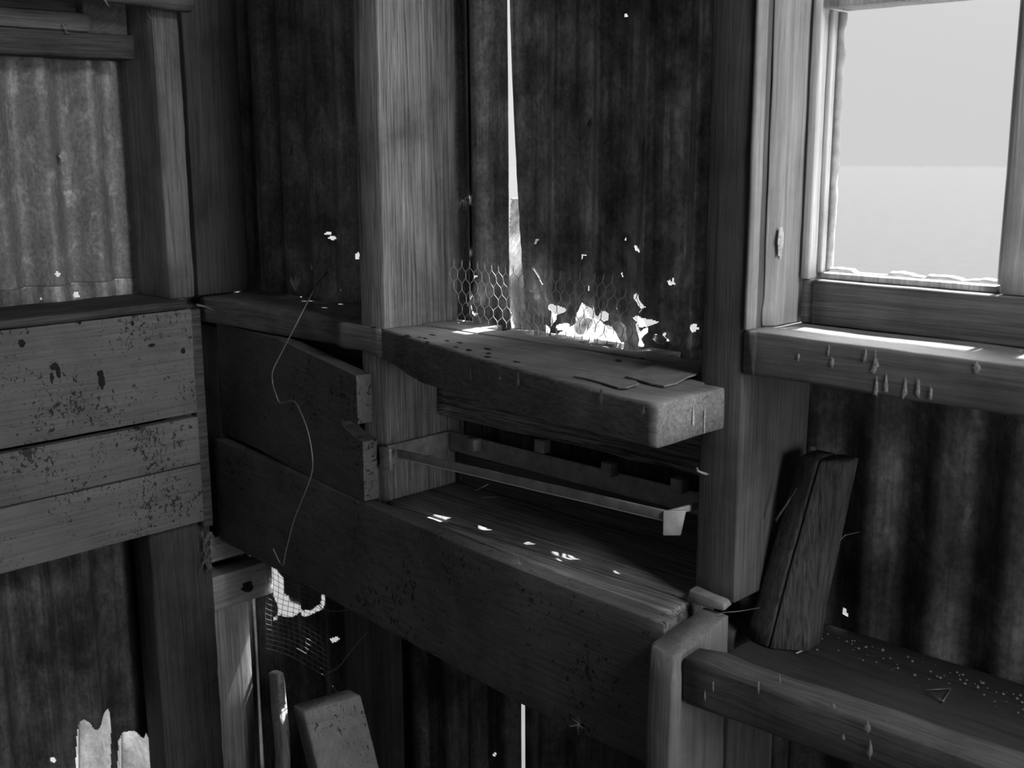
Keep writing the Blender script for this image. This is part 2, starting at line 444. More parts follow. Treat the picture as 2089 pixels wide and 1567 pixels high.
# left wall
hL = [blob(115, 558, 5, pl='X'), blob(170, 602, 6, 4, pl='X'), blob(172, 607, 7, 4, pl='X'), blob(92, 613, 2, pl='X'),
      blob(106, 1548, 6, pl='X'),
      [PL(*p) for p in ((166, 1640), (167, 1500), (170, 1478), (176, 1470), (183, 1474), (190, 1486), (197, 1488), (206, 1478), (215, 1464), (226, 1458), (234, 1456), (238, 1464), (240, 1500), (238, 1640))],
      [PL(*p) for p in ((252, 1640), (253, 1520), (258, 1500), (266, 1494), (274, 1490), (284, 1500), (292, 1504), (302, 1496), (312, 1510), (322, 1502), (330, 1512), (334, 1640))]]
us = frange(-1.6, .2, .03)[:-1] + frange(.2, .65, .006)[:-1] + frange(.65, .90, .0018)[:-1] + frange(.90, 1.15, .006)
zs = frange(.0, .42, .03)[:-1] + frange(.42, .86, .004)[:-1] + frange(.86, 1.22, .03)[:-1] + frange(1.22, 1.40, .003)[:-1] + frange(1.4, 2.3, .03)
PHL = .794
def left_surf(u, z): return -1.764 - .0145*(1-math.cos(2*math.pi*(u-PHL)/.0762)) + .003*noise.noise(Vector((u*5, z*3, 4)))
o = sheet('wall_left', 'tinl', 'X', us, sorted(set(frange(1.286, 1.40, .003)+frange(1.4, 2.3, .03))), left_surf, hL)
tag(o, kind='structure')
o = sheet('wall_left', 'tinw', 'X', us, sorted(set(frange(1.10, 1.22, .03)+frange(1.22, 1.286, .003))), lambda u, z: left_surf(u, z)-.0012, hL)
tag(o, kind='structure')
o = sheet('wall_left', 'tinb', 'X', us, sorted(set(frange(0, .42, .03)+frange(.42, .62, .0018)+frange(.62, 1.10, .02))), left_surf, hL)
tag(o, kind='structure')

def slab_mesh(name, mat, x, y, z, kind='structure'):
    x0, x1 = x; y0, y1 = y; z0, z1 = z
    V = [(a, b, c) for a in x for b in y for c in z]
    F = [(0, 1, 3, 2), (4, 6, 7, 5), (0, 4, 5, 1), (2, 3, 7, 6), (0, 2, 6, 4), (1, 5, 7, 3)]
    return tag(link(name, V, F, mat, smooth=False), kind=kind)
slab_mesh('floor', 'earth', (-1.8, 1.9), (-1.6, 1.15), (-.05, 0))
slab_mesh('ceiling_and_added_eave', 'sooty', (-1.85, 1.95), (-1.65, 1.53), (2.3, 2.33))
slab_mesh('ceiling_and_added_eave', 'sooty', (-1.85, -.70), (1.531, 1.57), (2.3, 2.33))  # unseen eave strip, shaped to stop short so sun reaches the window sill
slab_mesh('wall_front', 'sooty', (-1.8, 1.9), (-1.65, -1.6), (0, 2.3))
slab_mesh('wall_right', 'sooty', (1.9, 1.95), (-1.6, -.45), (0, 2.3))
slab_mesh('wall_right', 'sooty', (1.9, 1.95), (.75, 1.15), (0, 2.3))
slab_mesh('wall_right', 'sooty', (1.9, 1.95), (-.45, .75), (1.9, 2.3))
timber('bounce_ledge', 'splash', (-1.19, -.66), (1.158, 1.235), (1.20, 1.247), 'X', kind='structure')  # pale ledge added outside to bounce sun through the torn tin
# the yard outside, seen through the window and the gaps
V = []; F = []
n = 24
for j in range(n+1):
    for i in range(n+1):
        V.append((-60+120*i/n, 1.2+80*j/n, -.10+.05*noise.noise(Vector((i*.7, j*.7, 0)))))
for j in range(n):
    for i in range(n): F.append((j*(n+1)+i, j*(n+1)+i+1, (j+1)*(n+1)+i+1, (j+1)*(n+1)+i))
tag(link('yard_ground', V, F, 'yard'), kind='structure')

# ------------------------------------------------------------------ studs and framing
timber('wall_stud', 'post', (-1.256, -1.205), (.99, 1.128), (1.0, 2.3), 'Z', 'pale weathered stud standing through the bench left of the wire netting', 'post', amp=.0007)
timber('wall_stud', 'dpost', (-.684, -.634), (.99, 1.128), (1.02, 2.3), 'Z', 'dark dusty stud at the right end of the bench beside the window', 'post', amp=.0008)
timber('wall_stud', 'gpost', (-1.766, -1.652), (.922, .966), (1.262, 2.3), 'Z', 'grey scuffed stud rising from the stall planks at the left', 'post', amp=.0012, rad=.005)
timber('corner_post', 'sooty', (-1.765, -1.70), (1.00, 1.10), (1.257, 2.3), 'Z', 'dark broad post in the room corner above the shelf', 'post')
timber('corner_post', 'sooty', (-1.765, -1.70), (1.03, 1.11), (.82, 1.20), 'Z', 'dark post in the room corner under the shelf', 'post')
timber('stall_post', 'sooty', (-1.712, -1.654), (.858, .968), (.0, 1.03), 'Z', 'wide rough post under the right end of the stall planks', 'post', amp=.0015, rad=.003)
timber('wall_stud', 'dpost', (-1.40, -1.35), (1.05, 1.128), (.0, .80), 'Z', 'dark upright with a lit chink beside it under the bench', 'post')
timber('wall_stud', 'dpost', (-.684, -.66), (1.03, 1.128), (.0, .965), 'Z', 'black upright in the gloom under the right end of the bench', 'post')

# stall planks, nailed to the inside of the studs
zt = [(1.077, 1.247), (.992, 1.070), (.893, .990)]
labs = ['top stall plank, broad, blotched with dark flaking spots', 'middle stall plank just below the long black gap', 'lowest stall plank above the shaded tin']
for (a, b), l in zip(zt, labs):
    q = []
    for y in (.30, .50, .62, .78, .945):
        dz = .010*(.62-y)/.33 if a > 1.07 and False else 0
        q.append([(-1.652, y, a), (-1.632, y, a), (-1.632, y, b), (-1.652, y, b)])
    tag(MB().loft(q, rad=.0015, amp=.0006, seed=a).build('stall_plank', 'panel'), l, 'plank', 'planks of the stall wall')
# opening sill on top of the planks
mb = MB().box((-1.768, -1.625), (.30, .935), (1.249, 1.262), 'Y', amp=.001, rad=.003)
tag(mb.build('opening_sill', 'ydark'), 'worn sill board lying on top of the stall planks at left', 'sill')
timber('nailing_strip', 'ydark', (-1.652, -1.634), (.945, .963), (.88, 1.245), 'Z', 'narrow dark strip closing the right ends of the stall planks', 'batten', rad=.002)
# header boards above the opening
timber('header_beam', 'ydark', (-1.76, -1.70), (.30, .915), (1.632, 1.668), 'Y', 'dark lowest header beam over the tin at upper left', 'beam', amp=.0012)
timber('header_board', 'ylight', (-1.75, -1.70), (.30, .845), (1.669, 1.695), 'Y', 'pale knotty header board above the dark beam at upper left', 'board', amp=.001)
timber('header_board', 'ydark', (-1.762, -1.72), (.30, .835), (1.697, 1.716), 'Y', 'narrow shadowed header board with a pale worn face under the pole', 'board', amp=.002)
mb = MB().box((-1.762, -1.715), (.845, .912), (1.664, 1.75), 'Z', amp=.002)
tag(mb.build('header_block', 'dark'), 'dark rough block between the header boards and the stud', 'block')
pts = [Vector((-1.62, .30+.035*k, 1.729-.0006*k+.0015*math.sin(k*1.3))) for k in range(20)]
mb = MB().tube(pts, [.017+.0012*math.sin(k*2.1) for k in range(20)], 14)
tag(mb.build('roof_pole', 'ylight'), 'rounded bare pole crossing above the opening at the top left edge', 'pole')
mb = MB().tube([at(209, -12, 'X', -1.60), at(214, 0, 'X', -1.60), at(222, 14, 'X', -1.605)], .0016, 8)
tag(mb.build('bent_nail', 'iron'), 'thick bent nail sticking out of the pole at top left', 'nail')
mb = MB().tube([at(295, 18, 'X', -1.652), at(308, 38, 'X', -1.630)], .0009, 6)
tag(mb.build('nail', 'dwire'), 'thin pale nail in the stud just below the pole', 'nail')
mb = MB().tube([at(138, 48, 'X', -1.697), at(128, 50, 'X', -1.693), at(136, 67, 'X', -1.693), at(145, 69, 'X', -1.697)], .0009, 6)
tag(mb.build('wire_staple', 'iron'), 'bent wire staple in the pale header board', 'staple')

# ------------------------------------------------------------------ bench
front = [at(x, y, 'Z', 1.2545) for x, y in [(700, 655), (730, 660), (770, 670), (820, 684), (880, 702), (960, 724), (1060, 753), (1160, 781), (1260, 806), (1350, 829)]]
def fy(X):
    for a, b in zip(front, front[1:]):
        if a.x <= X <= b.x: return a.y+(b.y-a.y)*(X-a.x)/(b.x-a.x)
    return front[0].y if X < front[0].x else front[-1].y
q = []
X0, X1 = front[0].x, -.650
N = 46
for i in range(N+1):
    X = X0+(X1-X0)*i/N
    th = .036+.02*min(1, max(0, (X-X0-.06)/.14)) - .012*max(0, (X+.95)/.3) + .002*noise.noise(Vector((X*40, 0, 0)))
    back = 1.052
    if X < -1.2: back = .986
    if X > -.69: back = .986
    q.append([(X, fy(X), 1.255-th), (X, fy(X), 1.255), (X, back, 1.255), (X, back, 1.255-th)])
mb = MB().loft(q, rad=.004, step=.02, amp=.0012, seed=3)
bench = mb.build('bench_slab', 'slab'); tag(bench, 'thick worn bench slab with a slanting front edge and white drips', 'bench')
# back board, with a ragged rear edge that leaves chinks against the tin
q = []
for i in range(60):
    X = -1.203+(.517)*i/59
    yb = 1.088+.002*noise.noise(Vector((X*30, 0, 3)))
    if X > -.76: yb = 1.118
    q.append([(X, 1.0545, 1.222), (X, 1.0545, 1.2555), (X, yb, 1.2555), (X, yb, 1.222)])
tag(MB().loft(q, rad=.002, amp=.0006, seed=9).build('bench_board', 'board'), 'narrow rear bench board against the wire netting behind a long crack', 'board')
for i, (a, b) in enumerate([(-1.203, -1.112), (-1.079, -1.050), (-1.002, -.992), (-.978, -.945), (-.929, -.899), (-.851, -.804)]):
    o = MB().box((a, b), (1.0895, 1.124), (1.240, 1.2545), 'X', rad=.001, amp=.0005).build('packing_block', 'board')
    tag(o, 'small wooden packing piece between rear bench board and torn tin', 'wood block', 'packing pieces behind the rear bench board')
# shelf in the left bay
q = []
for x, y in [(405, 605), (480, 616), (560, 628), (640, 640), (700, 648), (748, 656)]:
    p = at(x, y, 'Z', 1.255)
    q.append([(p.x, p.y, 1.213), (p.x, p.y, 1.255), (p.x, 1.122, 1.255), (p.x, 1.122, 1.213)])
q[-1] = [(-1.258, q[-1][0][1], 1.213), (-1.258, q[-1][0][1], 1.255), (-1.258, 1.122, 1.255), (-1.258, 1.122, 1.213)]
q[-1] = [(-1.312, 1.012, c[2]) if c[1] < 1.1 else (-1.312, 1.122, c[2]) for c in q[-1]]
tag(MB().loft(q, rad=.004, amp=.0012, seed=5).build('corner_shelf', 'slab'), 'dusty shelf board running into the dark corner left of the pale stud', 'shelf')
mb = MB().box((-1.311, -1.258), (.999, 1.122), (1.217, 1.2545), 'X', rad=.002)
tag(mb.build('shelf_filler', 'board'), 'short board joining the corner shelf to the pale stud', 'board')
timber('shelf_cleat', 'apron', (-1.60, -1.262), (1.060, 1.078), (1.186, 1.2125), 'X', 'thin cleat nailed under the front of the corner shelf', 'batten')

# upper apron board left of the niche, its right end notched
a = at(500, 890, 'Y', 1.02); 
def board_prism(name, mat, outline, A, B, th, seed=0):
    """outline in (s, z) along the line A-B; thickness th goes back from the front face"""
    A = Vector(A); B = Vector(B); d = (B-A); L = d.length; d /= L; nrm = Vector((-d.y, d.x, 0))
    if nrm.y < 0: nrm = -nrm
    import bmesh
    bm = bmesh.new()
    vs = [bm.verts.new(Vector((A.x, A.y, 0))+d*s+Vector((0, 0, z))) for s, z in outline]
    f = bm.faces.new(vs); r = bmesh.ops.extrude_face_region(bm, geom=[f])
    bmesh.ops.translate(bm, verts=[v for v in r['geom'] if isinstance(v, bmesh.types.BMVert)], vec=nrm*th)
    bmesh.ops.recalc_face_normals(bm, faces=bm.faces)
    bmesh.ops.bevel(bm, geom=list(bm.edges), offset=.0012, segments=2, affect='EDGES', profile=.6)
    bmesh.ops.triangulate(bm, faces=[f for f in bm.faces if len(f.verts) > 4])
    me = bpy.data.meshes.new('t'); bm.to_mesh(me); bm.free()
    V = [v.co.copy() for v in me.vertices]; F = [tuple(p.vertices) for p in me.polygons]
    bpy.data.meshes.remove(me)
    return link(name, V, F, mat, smooth=False)
A = Vector((-1.700, 1.030, 0)); B = Vector((-1.235, .962, 0)); L = (B-A).length
ol = [(0, 1.015), (L*.30, 1.016), (L*.60, 1.010), (L-.0, 1.010), (L+.012, 1.012), (L+.012, 1.098), (L-.002, 1.100), (L-.016, 1.103), (L-.030, 1.106), (L-.042, 1.112), (L-.046, 1.120),
      (L-.036, 1.119), (L-.024, 1.122), (L-.012, 1.120), (L, 1.121), (L, 1.19), (L*.5, 1.21), (0, 1.21)]
tag(board_prism('upper_apron_board', 'apron', ol, A, B, .024), 'speckled board under the corner shelf with a broken notch at its right end', 'board')

# main apron board
q = []
for X, Y, zt_, zb in [(-1.700, 1.012, 1.010, .826), (-1.45, .985, 1.010, .832), (-1.199, .956, 1.010, .836), (-.886, .924, 1.010, .838), (-.669, .914, 1.010, .842)]:
    q.append([(X, Y, zb), (X, Y, zt_), (X, Y+.024, zt_), (X, Y+.024, zb)])
tag(MB().loft(q, rad=.002, amp=.0009, seed=12).build('apron_board', 'apron'), 'long dark flyspecked apron board along the front of the niche', 'board')
# ledge top between apron and niche shelf, then the niche shelf planks
q = []
for X, Y in [(-1.19, .9805), (-1.0, .9610), (-.886, .9500), (-.686, .9410)]:
    q.append([(X, Y, .984), (X, Y, 1.0095), (X, .984, 1.0095), (X, .984, .984)])
tag(MB().loft(q, rad=.002, amp=.0005).build('ledge_strip', 'tray'), 'tapering wooden strip between apron board and niche shelf', 'batten')
tag(MB().box((-1.204, -.686), (.988, 1.126), (.985, 1.011), 'X', rad=.002, amp=.0006).build('niche_shelf', 'tray'), 'cracked plank forming the niche shelf with sun flecks on it', 'shelf')
# back of the niche
tag(MB().box((-1.203, -.686), (1.082, 1.128), (1.118, 1.178), 'X', rad=.006, amp=.003, freq=20).build('split_beam', 'rough'), 'rough split beam across the back of the niche under the bench', 'beam')
tag(MB().box((-1.186, -.686), (1.112, 1.127), (1.012, 1.066), 'X', rad=.002, amp=.001).build('niche_back_board', 'dark'), 'dark board closing the back of the niche behind the iron strap', 'board')

# iron frame in the niche
fr = empty('iron_frame', (-1.0, 1.05, 1.06))
z0, z1 = 1.064, 1.092
MB().box((-1.202, -.690), (1.100, 1.105), (z0, z1), 'X', rad=.001, amp=.0003).build('rear_strap', 'iron', fr)
MB().box((-1.203, -1.198), (.985, 1.105), (z0, z1), 'Y', rad=.001, amp=.0003).build('side_strap', 'iron', fr)
MB().box((-1.212, -1.190), (.980, .986), (1.058, 1.090), 'X', rad=.001, amp=.0003).build('corner_tab', 'iron', fr)
pa = at(812, 916, 'Y', .984); pb = at(1360, 1050, 'Y', .960)
def bar(p, q, w, h):
    p, q = Vector(p), Vector(q); d = (q-p).normalized(); s = d.cross(Vector((0, 0, 1))).normalized()*w/2; u = Vector((0, 0, h/2))
    return [[p-s-u, p-s+u, p+s+u, p+s-u], [q-s-u, q-s+u, q+s+u, q+s-u]]
zc = pa.z-.006
P_ = Vector((pa.x, pa.y, zc)); Q_ = Vector((pb.x, pb.y, pb.z-.001))
MB().loft(bar(P_, Q_, .004, .011), rad=.001, amp=.0002).build('front_rail', 'iron', fr)
MB().loft(bar(P_-Vector((0, -.004, .0065)), Q_-Vector((0, -.004, .0065)), .009, .0016), rad=.0005, amp=.0002).build('rail_flange', 'wire', fr)
e = Vector((-.690, 1.035, Q_.z+.002))
MB().loft(bar(Q_+Vector((0, 0, .002)), e, .004, .007), rad=.001, amp=.0002).build('return_rail', 'iron', fr)
MB().loft([[Q_+Vector((-.002, -.004, .006)), Q_+Vector((.016, .012, .006)), Q_+Vector((.016, .014, .006)), Q_+Vector((-.002, -.001, .006))],
           [Q_+Vector((-.002, -.004, -.022)), Q_+Vector((.012, .009, -.022)), Q_+Vector((.012, .011, -.022)), Q_+Vector((-.002, -.001, -.022))]], rad=.001, amp=.0002).build('end_lug', 'iron', fr)
tag(fr, 'rusty flat iron frame with a front rail hanging across the niche', 'iron frame')
for x, y in ((970, 905), (1110, 908), (1247, 955), (1390, 988)):
    p = at(x, y, 'Y', 1.095)
    bl = MB().box((p.x-.0085, p.x+.0085), (1.084, 1.0995), (p.z-.009, p.z+.009), 'X', rad=.0015, amp=.0006).build('bolt_head', 'iron', fr)

# ------------------------------------------------------------------ front leg and right tray
q = []
for z, dx in ((0, 0), (.5, 0), (.90, 0), (.965, 0)):
    q.append([(-.668, .884, z), (-.668, .984, z), (-.634, .984, z), (-.634, .884, z)])
q.append([(-.667, .886, .996), (-.666, .984, 1.012), (-.635, .984, 1.010), (-.636, .888, .990)])
tag(MB().loft(q, rad=.004, amp=.0018, seed=4, freq=18).build('support_post', 'leg'), 'chewed front post where apron board and right beam meet, pale lower down', 'leg')
mb = MB().loft([[(-.684, .975, 1.012), (-.684, .990, 1.012), (-.636, .990, 1.018), (-.636, .975, 1.014)], [(-.682, .976, 1.026), (-.682, .989, 1.028), (-.638, .989, 1.024), (-.638, .977, 1.022)]], rad=.002, amp=.002)
tag(mb.build('torn_strip', 'leather'), 'crumpled torn strip wedged between the front leg and the dark stud', 'scrap')
q = []
for X, zt_, back, zb in [(-.631, .990, .926, .940), (-.60, .992, .932, .940), (-.57, .989, .930, .941), (-.52, .991, .930, .943), (-.42, .993, .932, .946), (-.30, .995, .932, .948), (-.10, .999, .93, .950), (.2, 1.005, .93, .95)]:
    q.append([(X, .898, zb), (X, .898, zt_), (X, back, zt_+.004), (X, back, zb)])
tag(MB().loft(q, rad=.005, amp=.002, seed=8, freq=16).build('tray_beam', 'beam'), 'rough rail along the front of the right-hand tray with pale drips', 'beam')
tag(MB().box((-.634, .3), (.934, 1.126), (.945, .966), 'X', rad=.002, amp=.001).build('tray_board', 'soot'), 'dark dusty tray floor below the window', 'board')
# leaning brace
b0 = Vector((-.625, 1.035, .966)); b1 = Vector((-.578, 1.085, 1.178))
b0 = at(1592, 1300, 'Y', 1.045); b0.z = .9665; b1 = at(1690, 932, 'Y', 1.085)
def brq(c, w, d, dz=0): return [c+Vector((-w/2, -d*.5, 0)), c+Vector((-w*.45, d/2, dz)), c+Vector((w/2, d/2, dz)), c+Vector((w*.42, -d*.25, 0))]
log = empty('split_log', b0)
for sg, nm in ((-1, 'log_half'), (1, 'log_half')):
    q = []
    for t, w_, d_ in ((0, .072, .052), (.2, .064, .05), (.5, .060, .05), (.8, .054, .046), (1, .052, .042)):
        c = b0.lerp(b1, t); h_ = w_/2-.0009+.0005*math.sin(t*9); cx = sg*w_/4
        f0, f1 = (-.35, -.5) if sg < 0 else (-.5, -.12)
        cc = c+Vector((cx, 0, 0))
        q.append([cc+Vector((-h_/2, d_*f0, 0)), cc+Vector((-h_/2, d_/2, 0)), cc+Vector((h_/2, d_/2, 0)), cc+Vector((h_/2, d_*f1, 0))])
    MB().loft(q, rad=.0035, amp=.0007, seed=2, freq=22).build(nm, 'brace', log)
tag(log, 'split fence log with a long crack leaning behind the dark stud', 'log')

# ------------------------------------------------------------------ window
tag(MB().box((-.6335, .10), (.988, 1.118), (1.270, 1.315), 'X', rad=.004, amp=.0012).build('trim_1', 'sill'), kind='structure')
tag(MB().box((-.6335, -.629), (.988, 1.006), (1.3155, 2.3), 'Z', rad=.0015, amp=.0005).build('trim_2', 'jamb'), kind='structure')
q = []
for z, y0 in ((1.3155, 1.020), (1.33, 1.019), (1.345, 1.022), (1.40, 1.021), (1.7, 1.020), (2.3, 1.02)):
    q.append([(-.6335, y0, z), (-.6335, 1.118, z), (-.622, 1.118, z), (-.624, y0+.012, z)])
tag(MB().loft(q, rad=.003, amp=.0008).build('trim_3', 'jamb'), kind='structure')
win = empty('window_1', (-.52, 1.10, 1.316)); tag(win, kind='structure')
xl = -.6335+.012
xr = at(2052, 545, 'Y', 1.105).x
def stile(x0, x1, z0, z1, sgn):
    mb = MB()
    mb.box((x0, x1), (1.078, 1.116), (z0, z1), 'Z', rad=.0015, amp=.0003)
    return mb
zb_, zt_ = 1.362, 1.632
MB().box((-.620, -.610), (1.072, 1.112), (zb_, 1.78), 'Z', rad=.002, amp=.0003).build('stile', 'sash', win)
MB().box((-.6095, -.604), (1.086, 1.112), (zb_+.006, zt_), 'Z', rad=.0015, amp=.0003).build('glazing_bead', 'sash', win)
MB().box((-.605, xr+.06), (1.072, 1.112), (1.316, zb_), 'X', rad=.002, amp=.0006).build('bottom_rail', 'rail', win)
MB().box((-.619, -.606), (1.074, 1.112), (1.316, zb_-.0005), 'X', rad=.002, amp=.0006).build('rail_end', 'rail', win)
MB().box((-.603, xr), (1.084, 1.112), (zb_+.0005, zb_+.007), 'X', rad=.0015, amp=.0005).build('glazing_bead', 'sash', win)
MB().box((-.603, xr+.06), (1.072, 1.112), (zt_, zt_+.04), 'X', rad=.002, amp=.0006).build('top_rail', 'sash', win)
MB().box((xr+.0, xr+.006), (1.086, 1.112), (zb_+.008, zt_-.001), 'Z', rad=.0015, amp=.0003).build('glazing_bead', 'sash', win)
MB().box((xr+.007, xr+.045), (1.076, 1.112), (zb_+.001, zt_-.001), 'Z', rad=.0015, amp=.0003).build('mullion', 'sash', win)
MB().box((-.603, .1), (1.08, 1.116), (zt_+.042, 1.80), 'X', rad=.002).build('head', 'jamb', win)
MB().box((xr+.06, .1), (1.08, 1.116), (1.316, zt_+.041), 'Z', rad=.002).build('side_panel', 'jamb', win)
m, nt_, b_ = nodes('dusty_glass'); nt_.nodes.clear(); g_ = G(nt_)
t_ = g_.n('ShaderNodeBsdfTransparent'); t_.inputs[0].default_value = (.82, .82, .82, 1)
o_ = g_.n('ShaderNodeOutputMaterial'); d_ = g_.n('ShaderNodeBsdfDiffuse'); mx = g_.n('ShaderNodeMixShader')
nz = g_.noise(g_.coords((90., 90., 90.), 3.), 4., .6)
g_.l(g_.ramp(nz, [(.66, .0), (.80, .08)]), mx.inputs[0]); g_.l(t_.outputs[0], mx.inputs[1]); g_.l(d_.outputs[0], mx.inputs[2]); g_.l(mx.outputs[0], o_.inputs[0])
M['glass'] = m
tag(link('window_pane', [(-.6085, 1.100, zb_+.001), (xr+.003, 1.100, zb_+.001), (xr+.003, 1.100, zt_), (-.6085, 1.100, zt_)], [(0, 1, 2, 3)], 'glass', win, False))
# crumbling putty round the pane
mb = MB(); zs = frange(zb_+.008, zt_-.002, .006)
V = []; F = []
for i, z in enumerate(zs):
    w = .0045+.0035*noise.noise(Vector((z*55, 1, 0)))+.002*noise.noise(Vector((z*160, 1, 0)))
    V += [(-.6038, 1.094, z), (-.6038+w, 1.097, z), (-.6038+w*.9, 1.104, z), (-.6038, 1.106, z)]
for i in range(len(zs)-1):
    for k in range(4): F.append((i*4+k, i*4+(k+1) % 4, i*4+4+(k+1) % 4, i*4+4+k))
mb.add(V, F)
V = []; F = []; xs_ = frange(-.600, xr-.001, .005)
for x in xs_:
    w = .004+.0045*noise.noise(Vector((x*45, 7, 0)))+.002*noise.noise(Vector((x*150, 1, 0)))
    if -.575 < x < -.535: w = .0006
    w = max(w, .0005)
    V += [(x, 1.094, zb_+.0073), (x, 1.097, zb_+.0073+w), (x, 1.104, zb_+.0073+w*.9), (x, 1.106, zb_+.0073)]
for i in range(len(xs_)-1):
    for k in range(4): F.append((i*4+k, i*4+4+k, i*4+4+(k+1) % 4, i*4+(k+1) % 4))
mb.add(V, F); mb.build('putty', 'putty', win)

# ------------------------------------------------------------------ lights
w = bpy.data.worlds.new('sky'); sc.world = w; w.use_nodes = True; nt = w.node_tree; nt.nodes.clear()
g = G(nt); ow = g.n('ShaderNodeOutputWorld'); bg = g.n('ShaderNodeBackground'); g.l(bg.outputs[0], ow.inputs[0])
EL = math.radians(63)
# hazy bright sky, brightest round the sun
tc = g.n('ShaderNodeTexCoord'); dt = g.n('ShaderNodeVectorMath', operation='DOT_PRODUCT'); g.l(tc.outputs['Generated'], dt.inputs[0])
dt.inputs[1].default_value = (0, math.cos(EL), math.sin(EL))
gl = g.math('POWER', g.math('MAXIMUM', dt.outputs['Value'], 0.), 10.)
g.l(g.math('ADD', g.math('MULTIPLY', gl, 40.), .77), bg.inputs['Color']); bg.inputs['Strength'].default_value = 1.0
def light(name, kind, loc, aim, energy, size=None, size_y=None, angle=None):
    ld = bpy.data.lights.new(name, kind); o = bpy.data.objects.new(name, ld); C.objects.link(o)
    o.location = loc; d = Vector(aim)-Vector(loc); o.rotation_euler = d.to_track_quat('-Z', 'Y').to_euler()
    ld.energy = energy
    if size: ld.shape = 'RECTANGLE'; ld.size = size; ld.size_y = size_y or size
    if angle is not None: ld.angle = angle
    return o
light('sun', 'SUN', (0, 1+math.cos(EL)*5, 1+math.sin(EL)*5), (0, 1, 1), 22, angle=.0093)
light('daylight_door', 'AREA', (1.85, .44, 1.40), (-1.7, .85, 1.2), 17, .45, .9)
light('fill_overhead', 'AREA', (.6, .78, 2.22), (-1.0, 1.0, 1.2), 20, .5, .4)  # added fill to lift the top faces; the roof has no gap
light('fill_behind_camera', 'AREA', (.3, -1.5, 1.7), (-.9, 1.1, 1.1), 1.35, 1.4, 1.0)  # dim fill added behind the camera; the front wall is closed

sc.view_settings.view_transform = 'Standard'; sc.view_settings.look = 'None'
sc.view_settings.gamma = 1; sc.view_settings.use_curve_mapping = False; sc.view_settings.exposure = 0
sc.cycles.use_denoising = True
sc.cycles.max_bounces = 6
sc.cycles.use_adaptive_sampling = True; sc.cycles.adaptive_threshold = .02
sc.cycles.sample_clamp_indirect = 4
# ------------------------------------------------------------------ wire netting
def hexnet():
    mb = MB(); W = .0157; T = .0055; PT = .0160; r = .00042
    uL = at(918, 600, 'Y', 1.112).x; z00 = 1.2575
    def wpos(u, z):
        n = noise.noise_vector(Vector((u*18, z*18, 2)))
        zz = (z-z00)
        # the foot of the netting runs forward towards the right
        fwd = max(0, (u+1.02))*.10*max(0, 1-zz/.06)
        return Vector((u+n.x*.004+zz*(.10 if u > -.95 else 0), 1.114-.010*math.exp(-((u+1.06)/.05)**2)*zz/.09 - fwd + n.y*.004, z+n.z*.003))
    rows = 6; cols = 25
    topz = lambda u: 1.3475-.014*(u-uL)/.36 if u < -.90 else 1.3475-.014-.35*(u+.90)
    done = 0
    for j in range(rows+1):
        for i in range(-1, cols):
            u = uL+(i+.5*(j % 2))*W; z = z00-.004+j*PT
            if u < uL-.001 or u > -.865: continue
            if u < -1.195 and j < 3: continue
            if z+T > topz(u)+.004: continue
            a, b = wpos(u, z), wpos(u, z+T)
            mb.tube([a, (a+b)/2+Vector((.0003, 0, 0)), b], r*1.5, 5, False)
            for sgn in (-1, 1):
                u2 = u+sgn*W/2
                if u2 < uL-.001 or u2 > -.865 or z+PT+T > topz(u2)+.004: 
                    if sgn < 0: mb.tube([b, wpos(u+.001, z+T+.003)], r, 4, False)
                    continue
                if u2 < -1.195 and j+1 < 3: continue
                c = wpos(u2, z+PT)
                k1 = b.lerp(c, .2)+Vector((0, 0, .0012)); k2 = b.lerp(c, .8)-Vector((0, 0, .0012))
                mb.tube([b, k1, k2, c], r, 4, False)
    return mb
tag(hexnet().build('wire_netting', 'wire'), 'strip of rusty hexagonal wire netting standing on the bench before the torn tin', 'wire netting')

# welded mesh hanging in the low corner
mb = MB()
def pq(s, t):
    a = Vector((546, 1150)).lerp(Vector((662, 1212)), s); b = Vector((541, 1322)).lerp(Vector((672, 1378)), s)
    p = a.lerp(b, t); wv = 5*math.sin(s*5+t*3)
    return at(p.x+2*math.sin(t*9), p.y+wv, 'Y', 1.104+.006*math.sin(s*6+t*4))
for i in range(17): mb.tube([pq(k/14, i/16) for k in range(15)], .0005, 4, False)
for i in range(12): mb.tube([pq(i/11, k/12) for k in range(13)], .0005, 4, False)
tag(mb.build('welded_mesh', 'dwire'), 'torn piece of square wire mesh hanging over the hole in the low corner', 'wire mesh')
# bent tin flap in the hole
V = []; F = []
for j in range(9):
    for i in range(9):
        p = Vector((574, 1160)).lerp(Vector((650, 1188)), i/8).lerp(Vector((592, 1226)).lerp(Vector((640, 1243)), i/8), j/8)
        V.append(at(p.x, p.y, 'Y', 1.150+.006*math.sin(i*.8)+.002*j))
for j in range(8):
    for i in range(8): F.append((j*9+i, j*9+i+1, (j+1)*9+i+1, (j+1)*9+i))
o = link('tin_flap', V, F, 'tinr'); md = o.modifiers.new('thickness', 'SOLIDIFY'); md.thickness = .0008
tag(o, 'bent grey flap of tin behind the mesh in the hole', 'tin scrap')

